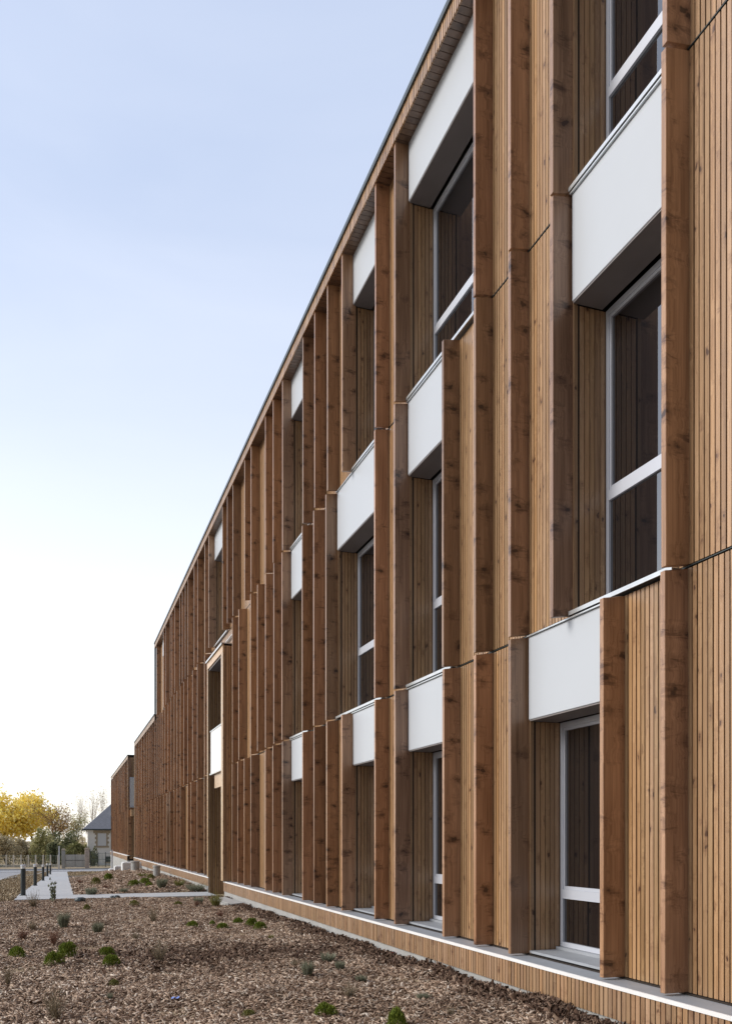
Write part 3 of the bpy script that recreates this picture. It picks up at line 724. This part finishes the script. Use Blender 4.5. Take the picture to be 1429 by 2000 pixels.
mb = MB(); mb.box(hx+1.9, hx+2.9, hy-.02, hy-.002, hz+.35, hz+.95); w = mb.build('basement_window', M['cap'], ho, (hx+2, hy, hz+.3))
mb = MB(); mb.box(hx+1.85, hx+2.95, hy-.12, hy-.003, hz+.26, hz+.349); mb.build('sill', M['sand'], w)
mb = MB(); mb.box(hx+7, hx+7.7, hy+4, hy+4.9, rz-1, rz+1); mb.build('chimney', M['sand'], rf)
# gate, pillars, fence, railing
gx0, gy = P(120, 83.4); gx1, _ = P(172, 83.4); gy += .6; gzz = float(gz(gx0, gy))
M['gate'] = simple('pale_gate_paint', (.82,.83,.83), .5, .1, .1, 4)
M['pinkstone'] = simple('pinkish_masonry', (.50,.43,.39), .85, 0, .25, 6)
def pillar(x, w, h, mat, lab):
    t_ = thing('gate_pillar', (x, gy, gzz), lab, 'pillar', 'gate pillars')
    mb = MB(); mb.box(x-w/2, x+w/2, gy-w/2, gy+w/2, gzz-.2, gzz+h)
    mb.build('shaft', M[mat], t_, bevel=.01)
    mb = MB(); mb.hexa([(x-w*.62,gy-w*.62,gzz+h+.001),(x+w*.62,gy-w*.62,gzz+h+.001),(x+w*.62,gy+w*.62,gzz+h+.001),(x-w*.62,gy+w*.62,gzz+h+.001),(x-w*.4,gy-w*.4,gzz+h+.16),(x+w*.4,gy-w*.4,gzz+h+.16),(x+w*.4,gy+w*.4,gzz+h+.16),(x-w*.4,gy+w*.4,gzz+h+.16)])
    mb.build('capstone', M['sand'], t_)
pillar(gx0+.18, .34, 1.75, 'concrete', 'grey pillar on the left side of the pale gate'); pillar(gx1-.05, .42, 1.82, 'pinkstone', 'pinkish masonry pillar on the right side of the pale gate')
xx, yy = P(115.3, 83.2); mb = MB(); mb.box(xx-.07, xx+.07, yy-.07, yy+.07, gzz-.1, gzz+2.1); mb.box(xx-.09, xx+.09, yy-.09, yy+.09, gzz+2.101, gzz+2.14)
tag(mb.build('white_post', M['white'], None, (xx, yy, gzz)), 'tall white post left of the gate pillar', 'post')
ga, gb = gx0+.37, gx1-.28
gt = thing('gate', ((ga+gb)/2, gy, gzz), 'pale double leaf metal gate between two pillars across the road', 'gate')
for (p0, p1) in ((ga, (ga+gb)/2-.02), ((ga+gb)/2+.02, gb)):
    mb = MB(); mb.box(p0, p1, gy-.02, gy+.02, gzz+.08, gzz+1.3)
    lf = mb.build('gate_leaf', M['gate'], gt)
    mb = MB()
    for k in range(9): xk = p0 + (p1-p0)*k/8; mb.tube((xk, gy-.04, gzz+.05), (xk, gy-.04, gzz+1.38), .012, .012, 5)
    mb.tube((p0, gy-.045, gzz+.75), (p1, gy-.045, gzz+.75), .02, .02, 5); mb.build('bars', M['cap'], lf)
M['mesh'] = simple('fence_wire', (.16,.2,.17), .6, .3); M['postc'] = simple('fence_post_concrete', (.7,.67,.61), .9, 0, .12, 6)
def fence(ua, ub, d, n, h, lab, mat, name, step):
    x0, y0 = P(ua, d); x1, y1 = P(ub, d); z = float(gz((x0+x1)/2, y0))
    t_ = thing(name, ((x0+x1)/2, (y0+y1)/2, z), lab, 'fence')
    mb = MB(); L = math.hypot(x1-x0, y1-y0); k = int(L/step)
    for i in range(k):
        f = (i+.5)/k; x, y = x0+(x1-x0)*f, y0+(y1-y0)*f; mb.tube((x, y, z), (x, y, z+h*.95), .012, .012, 4)
    for q in (.1, .5, .93): mb.tube((x0, y0, z+h*q), (x1, y1, z+h*q), .014, .014, 4)
    mb.build('wire_mesh' if name == 'wire_fence' else 'railing_bars', M['mesh'], t_)
    for i in range(n):
        f = i/(n-1); x, y = x0+(x1-x0)*f, y0+(y1-y0)*f; s = .065 if mat == 'postc' else .03
        mb = MB(); mb.box(x-s, x+s, y-s-.02, y+s-.02, z-.2, z+h); mb.build('fence_post', M[mat], t_, (x, y, z))
fence(-60, 113, 88, 13, 1.25, 'long wire fence on pale concrete posts in front of the bushes across the road', 'postc', 'wire_fence', .16)
fence(177, 235, 88, 5, 1.5, 'thin dark metal railing in front of the white house', 'cap', 'metal_railing', .14)
x0, y0 = P(-60, 87.2); x1, _ = P(113, 87.2); zz = float(gz(x0, y0))
mb = MB(); mb.box(x0, x1, y0+.0, y0+.2, zz-.3, zz+.16); mb.box(x0, x1, y0-.03, y0+.23, zz+.161, zz+.2); tag(mb.build('low_wall', M['postc'], None, (x0, y0, zz)), 'low pale wall running under the wire fence across the road', 'wall')
# ------------------------------------------------------------------ trees and bushes beyond the road
M['bark'] = simple('tree_bark', (.10,.075,.058), .95, 0, .3, 7); M['barkpale'] = simple('pale_bark', (.30,.24,.185), .95, 0, .25, 7)
M['yellow'] = leafmat('yellow_leaves', (.9,.68,.12), (.96,.79,.2), (.97,.87,.42), .5)
M['rust'] = leafmat('rusty_leaves', (.25,.14,.05), (.38,.23,.08), (.48,.33,.14), .4)
M['bush'] = leafmat('bush_leaves', (.27,.28,.11), (.43,.41,.2), (.58,.54,.3), .4)
M['bushb'] = leafmat('brown_bush_leaves', (.3,.26,.16), (.46,.39,.25), (.6,.52,.35), .4)
M['dkbush'] = leafmat('dark_bush_leaves', (.08,.095,.045), (.15,.165,.085), (.23,.24,.13), .3)
def leaf_quad(mb, p, s):
    a = Vector((random.gauss(0,1), random.gauss(0,1), random.gauss(0,1))).normalized(); b = a.cross(Vector((random.gauss(0,1), random.gauss(0,1), random.gauss(0,1)))).normalized()
    a, b = a*s*random.uniform(.6,1.2), b*s*random.uniform(.35,.7); mb.poly([p-a, p-b, p+a, p+b])
def grow(mb, tips, p, d, L, r, lev, mx, spread, up, n=3):
    segs = 3
    for k in range(segs):
        q = p + d*L/segs; r1 = r*(1-.17); mb.tube(p, q, r, r1, 6 if lev < 2 else 3); p, r = q, r1
        d = (d + Vector((random.gauss(0,.13), random.gauss(0,.13), random.gauss(up,.09)))).normalized()
        if lev >= 1 and lev < mx and k < 2:
            e = (d + Vector((random.gauss(0,spread), random.gauss(0,spread), random.gauss(up,.3)))).normalized(); grow(mb, tips, p, e, L*random.uniform(.5,.75), r*.55, lev+1, mx, spread, up, n)
    if lev >= mx: tips.append(p); return
    for i in range(n):
        e = (d + Vector((random.gauss(0,spread), random.gauss(0,spread), random.gauss(up,.3)))).normalized()
        grow(mb, tips, p, e, L*random.uniform(.62,.85), r*.66, lev+1, mx, spread, up, n)
def tree(u, d, H, lab, mx=4, spread=.55, up=.08, trunkL=None, r=.22, bark='bark', leaves=None, nl=0, ls=.2, cl=.5, sq=None, name='bare_tree', nb=3):
    x, y = P(u, d); z = float(gz(x, y)); mb = MB(); tips = []
    grow(mb, tips, Vector((0,0,-.2)), Vector((random.gauss(0,.04), random.gauss(0,.04), 1)).normalized(), trunkL or H*.28, r, 0, mx, spread, up, nb)
    top = max(p.z for p in tips); k = H/top; kx = k if sq is None else sq/ max(max(abs(p.x) for p in tips), .1)
    mb.v = [(x+a*kx, y+b*kx, z+c*k) for a, b, c in mb.v]
    t_ = thing(name, (x, y, z), lab, 'tree', 'trees beyond the road'); mb.build('trunk', M[bark], t_)
    if leaves:
        lb = MB()
        for i in range(nl):
            q = random.choice(tips); c = Vector((x+q.x*kx, y+q.y*kx, z+q.z*k)) + Vector((random.gauss(0,cl), random.gauss(0,cl), random.gauss(-cl*.3,cl*.8)))
            leaf_quad(lb, c, ls)
        lb.build('crown', M[leaves], t_)
    return t_
tree(2, 128, 9.1, 'broad tree in full yellow autumn leaf at the far left', mx=3, spread=.75, up=.02, r=.3, leaves='yellow', nl=17000, ls=.27, cl=.9, sq=7.2, name='yellow_tree')
tree(66, 132, 9.5, 'smaller yellow leaved tree right beside the broad yellow one', mx=3, spread=.6, up=.05, r=.22, leaves='yellow', nl=5500, ls=.25, cl=.6, sq=2.6, name='yellow_tree')
tree(110, 112, 8.4, 'dark branched oak with sparse rusty leaves left of the house', mx=5, spread=.75, up=.03, r=.36, trunkL=2.2, leaves='rust', nl=1500, ls=.13, cl=.5, sq=3.6, name='oak_tree')
for u, H, sq, lab in ((160, 12.3, 1.5, 'leftmost slender bare pale poplar behind the house roof'), (183, 13.4, 1.5, 'middle slender bare pale poplar behind the house roof'), (206, 13.8, 1.4, 'tallest bare pale poplar nearest the timber building')):
    tree(u, 150, H, lab, mx=5, spread=.3, up=.22, r=.2, bark='barkpale', sq=sq, name='poplar_tree', leaves='rust', nl=250, ls=.1, cl=.3)
tree(147, 122, 7.0, 'low bare twiggy tree between the oak and the slate roof', mx=5, spread=.6, up=.06, r=.18, trunkL=1.4, sq=2.6, leaves='bush', nl=1500, ls=.12, cl=.4)
def bush(u, d, w, h, mat, lab, n=1500, ls=.13, name='bush'):
    x, y = P(u, d); z = float(gz(x, y)); W = w*d/F/2; mb = MB(); st = MB()
    lob = [(random.uniform(-.75,.75)*W, random.uniform(-.6,.6)*W*.7, random.uniform(.35,.8)*h, random.uniform(.28,.5)) for _ in range(9)]
    for i in range(n):
        cx, cy, cz, s = random.choice(lob); v = Vector((random.gauss(0,1), random.gauss(0,1), random.gauss(0,1))).normalized()*random.uniform(.6,1)
        leaf_quad(mb, Vector((x+cx+v.x*s*W, y+cy+v.y*s*W, z+max(.05, cz+v.z*s*h*.62))), ls)
    for cx, cy, cz, s in lob: st.tube((x+cx*.3, y+cy*.3, z-.1), (x+cx, y+cy, z+cz), .045, .02, 5)
    for i in range(int(n*.25)):
        leaf_quad(mb, Vector((x+random.uniform(-.9,.9)*W, y+random.uniform(-.4,.4)*W, z+random.uniform(.05,.6)*h)), ls)
    t_ = thing(name, (x, y, z), lab, 'bush', 'bushes behind the fence'); st.build('stems', M['bark'], t_); mb.build('foliage', M[mat], t_)
bush(-30, 97, 70, 3.5, 'bushb', 'brownish bush cut by the left frame edge behind the wire fence'); bush(18, 95, 52, 3.3, 'bushb', 'dull brown bush behind the left part of the wire fence')
bush(52, 99, 46, 3.1, 'bushb', 'olive brown bush behind the middle of the wire fence'); bush(82, 96, 42, 4.1, 'bush', 'taller green bush behind the right part of the wire fence', 1900)
bush(106, 93, 30, 2.5, 'dkbush', 'dark low bush behind the fence end left of the white post'); bush(128, 101, 52, 3.7, 'dkbush', 'dark evergreen bush behind the gate', 1800)
bush(168, 97, 22, 3.0, 'bush', 'green bush between the gate and the house corner'); bush(182, 91, 21, 2.1, 'dkbush', 'dark shrub against the white house right of the gate', 1100, .1)
bush(110, 108, 70, 3.2, 'bush', 'broad green bush standing behind the others under the oak', 1800)
x, y = P(147, 94); z = float(gz(x, y)); yk = thing('yucca', (x, y, z), 'yellowish green spiky yucca behind the gate', 'yucca')
mb = MB(); mb.tube((x, y, z-.1), (x, y, z+1.9), .13, .11, 8); mb.tube((x+.6, y, z-.1), (x+.75, y, z+1.6), .12, .1, 8); mb.build('trunk', M['bark'], yk)
mb = MB()
for c, s in ((Vector((x, y, z+2.0)), 1.2), (Vector((x+.75, y, z+1.65)), .95), (Vector((x-.5, y+.3, z+1.3)), .9)):
    for i in range(150):
        dv = Vector((random.gauss(0,1), random.gauss(0,1), random.gauss(.35,.7))).normalized(); blade(mb, c, dv, s*random.uniform(.8,1.15), .09, .35)
mb.build('leaves', leafmat('yucca_leaves', (.14,.15,.05), (.24,.24,.09), (.34,.33,.15)), yk)
n_ = 900; mb = MB()
for i in range(n_):
    u = random.uniform(-80, 330); d = random.uniform(175, 230); x, y = P(u, d); z = float(gz(x, y)); hh = 2.6 + 1.6*math.sin(u*.09) + random.uniform(-.6, .6)
    for k in range(4): leaf_quad(mb, Vector((x + random.gauss(0,1), y, z + random.random()*max(1.2, hh))), .75)
o = mb.build('distant_woodland', M['bushb']); o['kind'] = 'stuff'
# ------------------------------------------------------------------ camera, sky, sun
cam = bpy.data.cameras.new('camera'); co = bpy.data.objects.new('camera', cam); COL.objects.link(co); S.camera = co
cam.sensor_fit = 'HORIZONTAL'; cam.sensor_width = 24; cam.lens = F/1429*24
cam.shift_y = (VH - 1000)/1429; cam.clip_end = 6000; cam.clip_start = .05
co.rotation_euler = (R(90), 0, -TH)
VEIL = [(0, (1,.95,.88)), (.06, (1,.975,.94)), (.2, (.9,.9,.92)), (.4, (.635,.675,.775)), (.62, (.455,.52,.665)), (1, (.36,.43,.6))]
SUN_AZ, SUN_EL = R(-78), R(32)          # azimuth from +Y towards +X; negative = the open side, left of the facade
w = bpy.data.worlds.new('World'); S.world = w; w.use_nodes = True; nt = w.node_tree
sky = nt.nodes.new('ShaderNodeTexSky'); sky.sky_type = 'NISHITA'; sky.sun_disc = False
sky.sun_elevation = SUN_EL; sky.sun_rotation = SUN_AZ; sky.air_density = 1.0; sky.dust_density = 1.6; sky.ozone_density = 1.0; sky.altitude = 0
bg = nt.nodes['Background']; bg.inputs[1].default_value = .15
# a thin pale veil over the blue: whitish towards the horizon, as on the photograph's hazy evening
tc = nt.nodes.new('ShaderNodeTexCoord'); sx_ = nt.nodes.new('ShaderNodeSeparateXYZ'); nt.links.new(tc.outputs['Generated'], sx_.inputs[0])
rp = nt.nodes.new('ShaderNodeValToRGB'); e = rp.color_ramp.elements
while len(e) < 6: e.new(.5)
for el, (p_, c_) in zip(e, VEIL): el.position = p_; el.color = (*c_, 1)
nt.links.new(sx_.outputs[2], rp.inputs[0])
mu = nt.nodes.new('ShaderNodeMix'); mu.data_type = 'RGBA'; mu.blend_type = 'MULTIPLY'; mu.inputs[0].default_value = 1; cn = nt.nodes.new('ShaderNodeTexNoise'); cs = nt.nodes.new('ShaderNodeVectorMath'); cs.operation = 'MULTIPLY'; cs.inputs[1].default_value = (1, 1, 3.5)
nt.links.new(tc.outputs['Generated'], cs.inputs[0]); nt.links.new(cs.outputs[0], cn.inputs['Vector']); cn.inputs['Scale'].default_value = 2.2; cn.inputs['Detail'].default_value = 5; cn.inputs['Distortion'].default_value = .6
cm = nt.nodes.new('ShaderNodeMapRange'); nt.links.new(cn.outputs[0], cm.inputs[0])
for i_, v_ in enumerate((.36, .7, 0, .16)): cm.inputs[1+i_].default_value = v_
cx_ = nt.nodes.new('ShaderNodeMix'); cx_.data_type = 'RGBA'; nt.links.new(cm.outputs[0], cx_.inputs[0]); nt.links.new(rp.outputs[0], cx_.inputs[6]); cx_.inputs[7].default_value = (.9, .9, .93, 1)
nt.links.new(cx_.outputs[2], mu.inputs[6]); mu.inputs[7].default_value = (4.2, 4.2, 4.2, 1)
vm = nt.nodes.new('ShaderNodeMix'); vm.data_type = 'RGBA'; vm.inputs[0].default_value = .8; nt.links.new(sky.outputs[0], vm.inputs[6]); nt.links.new(mu.outputs[2], vm.inputs[7])
mr = nt.nodes.new('ShaderNodeMapRange'); mr.interpolation_type = 'SMOOTHSTEP'; nt.links.new(sx_.outputs[1], mr.inputs[0])
for i_, v_ in enumerate((-.55, .25, .34, 1.0)): mr.inputs[1+i_].default_value = v_
dm = nt.nodes.new('ShaderNodeMix'); dm.data_type = 'RGBA'; dm.blend_type = 'MULTIPLY'; dm.inputs[0].default_value = 1
nt.links.new(vm.outputs[2], dm.inputs[6]); nt.links.new(mr.outputs[0], dm.inputs[7]); nt.links.new(dm.outputs[2], bg.inputs[0])
sl = bpy.data.lights.new('sun', 'SUN'); so = bpy.data.objects.new('sun', sl); COL.objects.link(so)
sl.energy = 1.35; sl.angle = R(28); sl.color = (1, .93, .84)
v = Vector((math.sin(SUN_AZ)*math.cos(SUN_EL), math.cos(SUN_AZ)*math.cos(SUN_EL), math.sin(SUN_EL)))
so.rotation_euler = v.to_track_quat('Z', 'Y').to_euler(); so.location = v*30
S.view_settings.view_transform = 'Standard'; S.view_settings.look = 'None'; S.view_settings.gamma = 1; S.view_settings.exposure = 1.12
S.cycles.max_bounces = 6
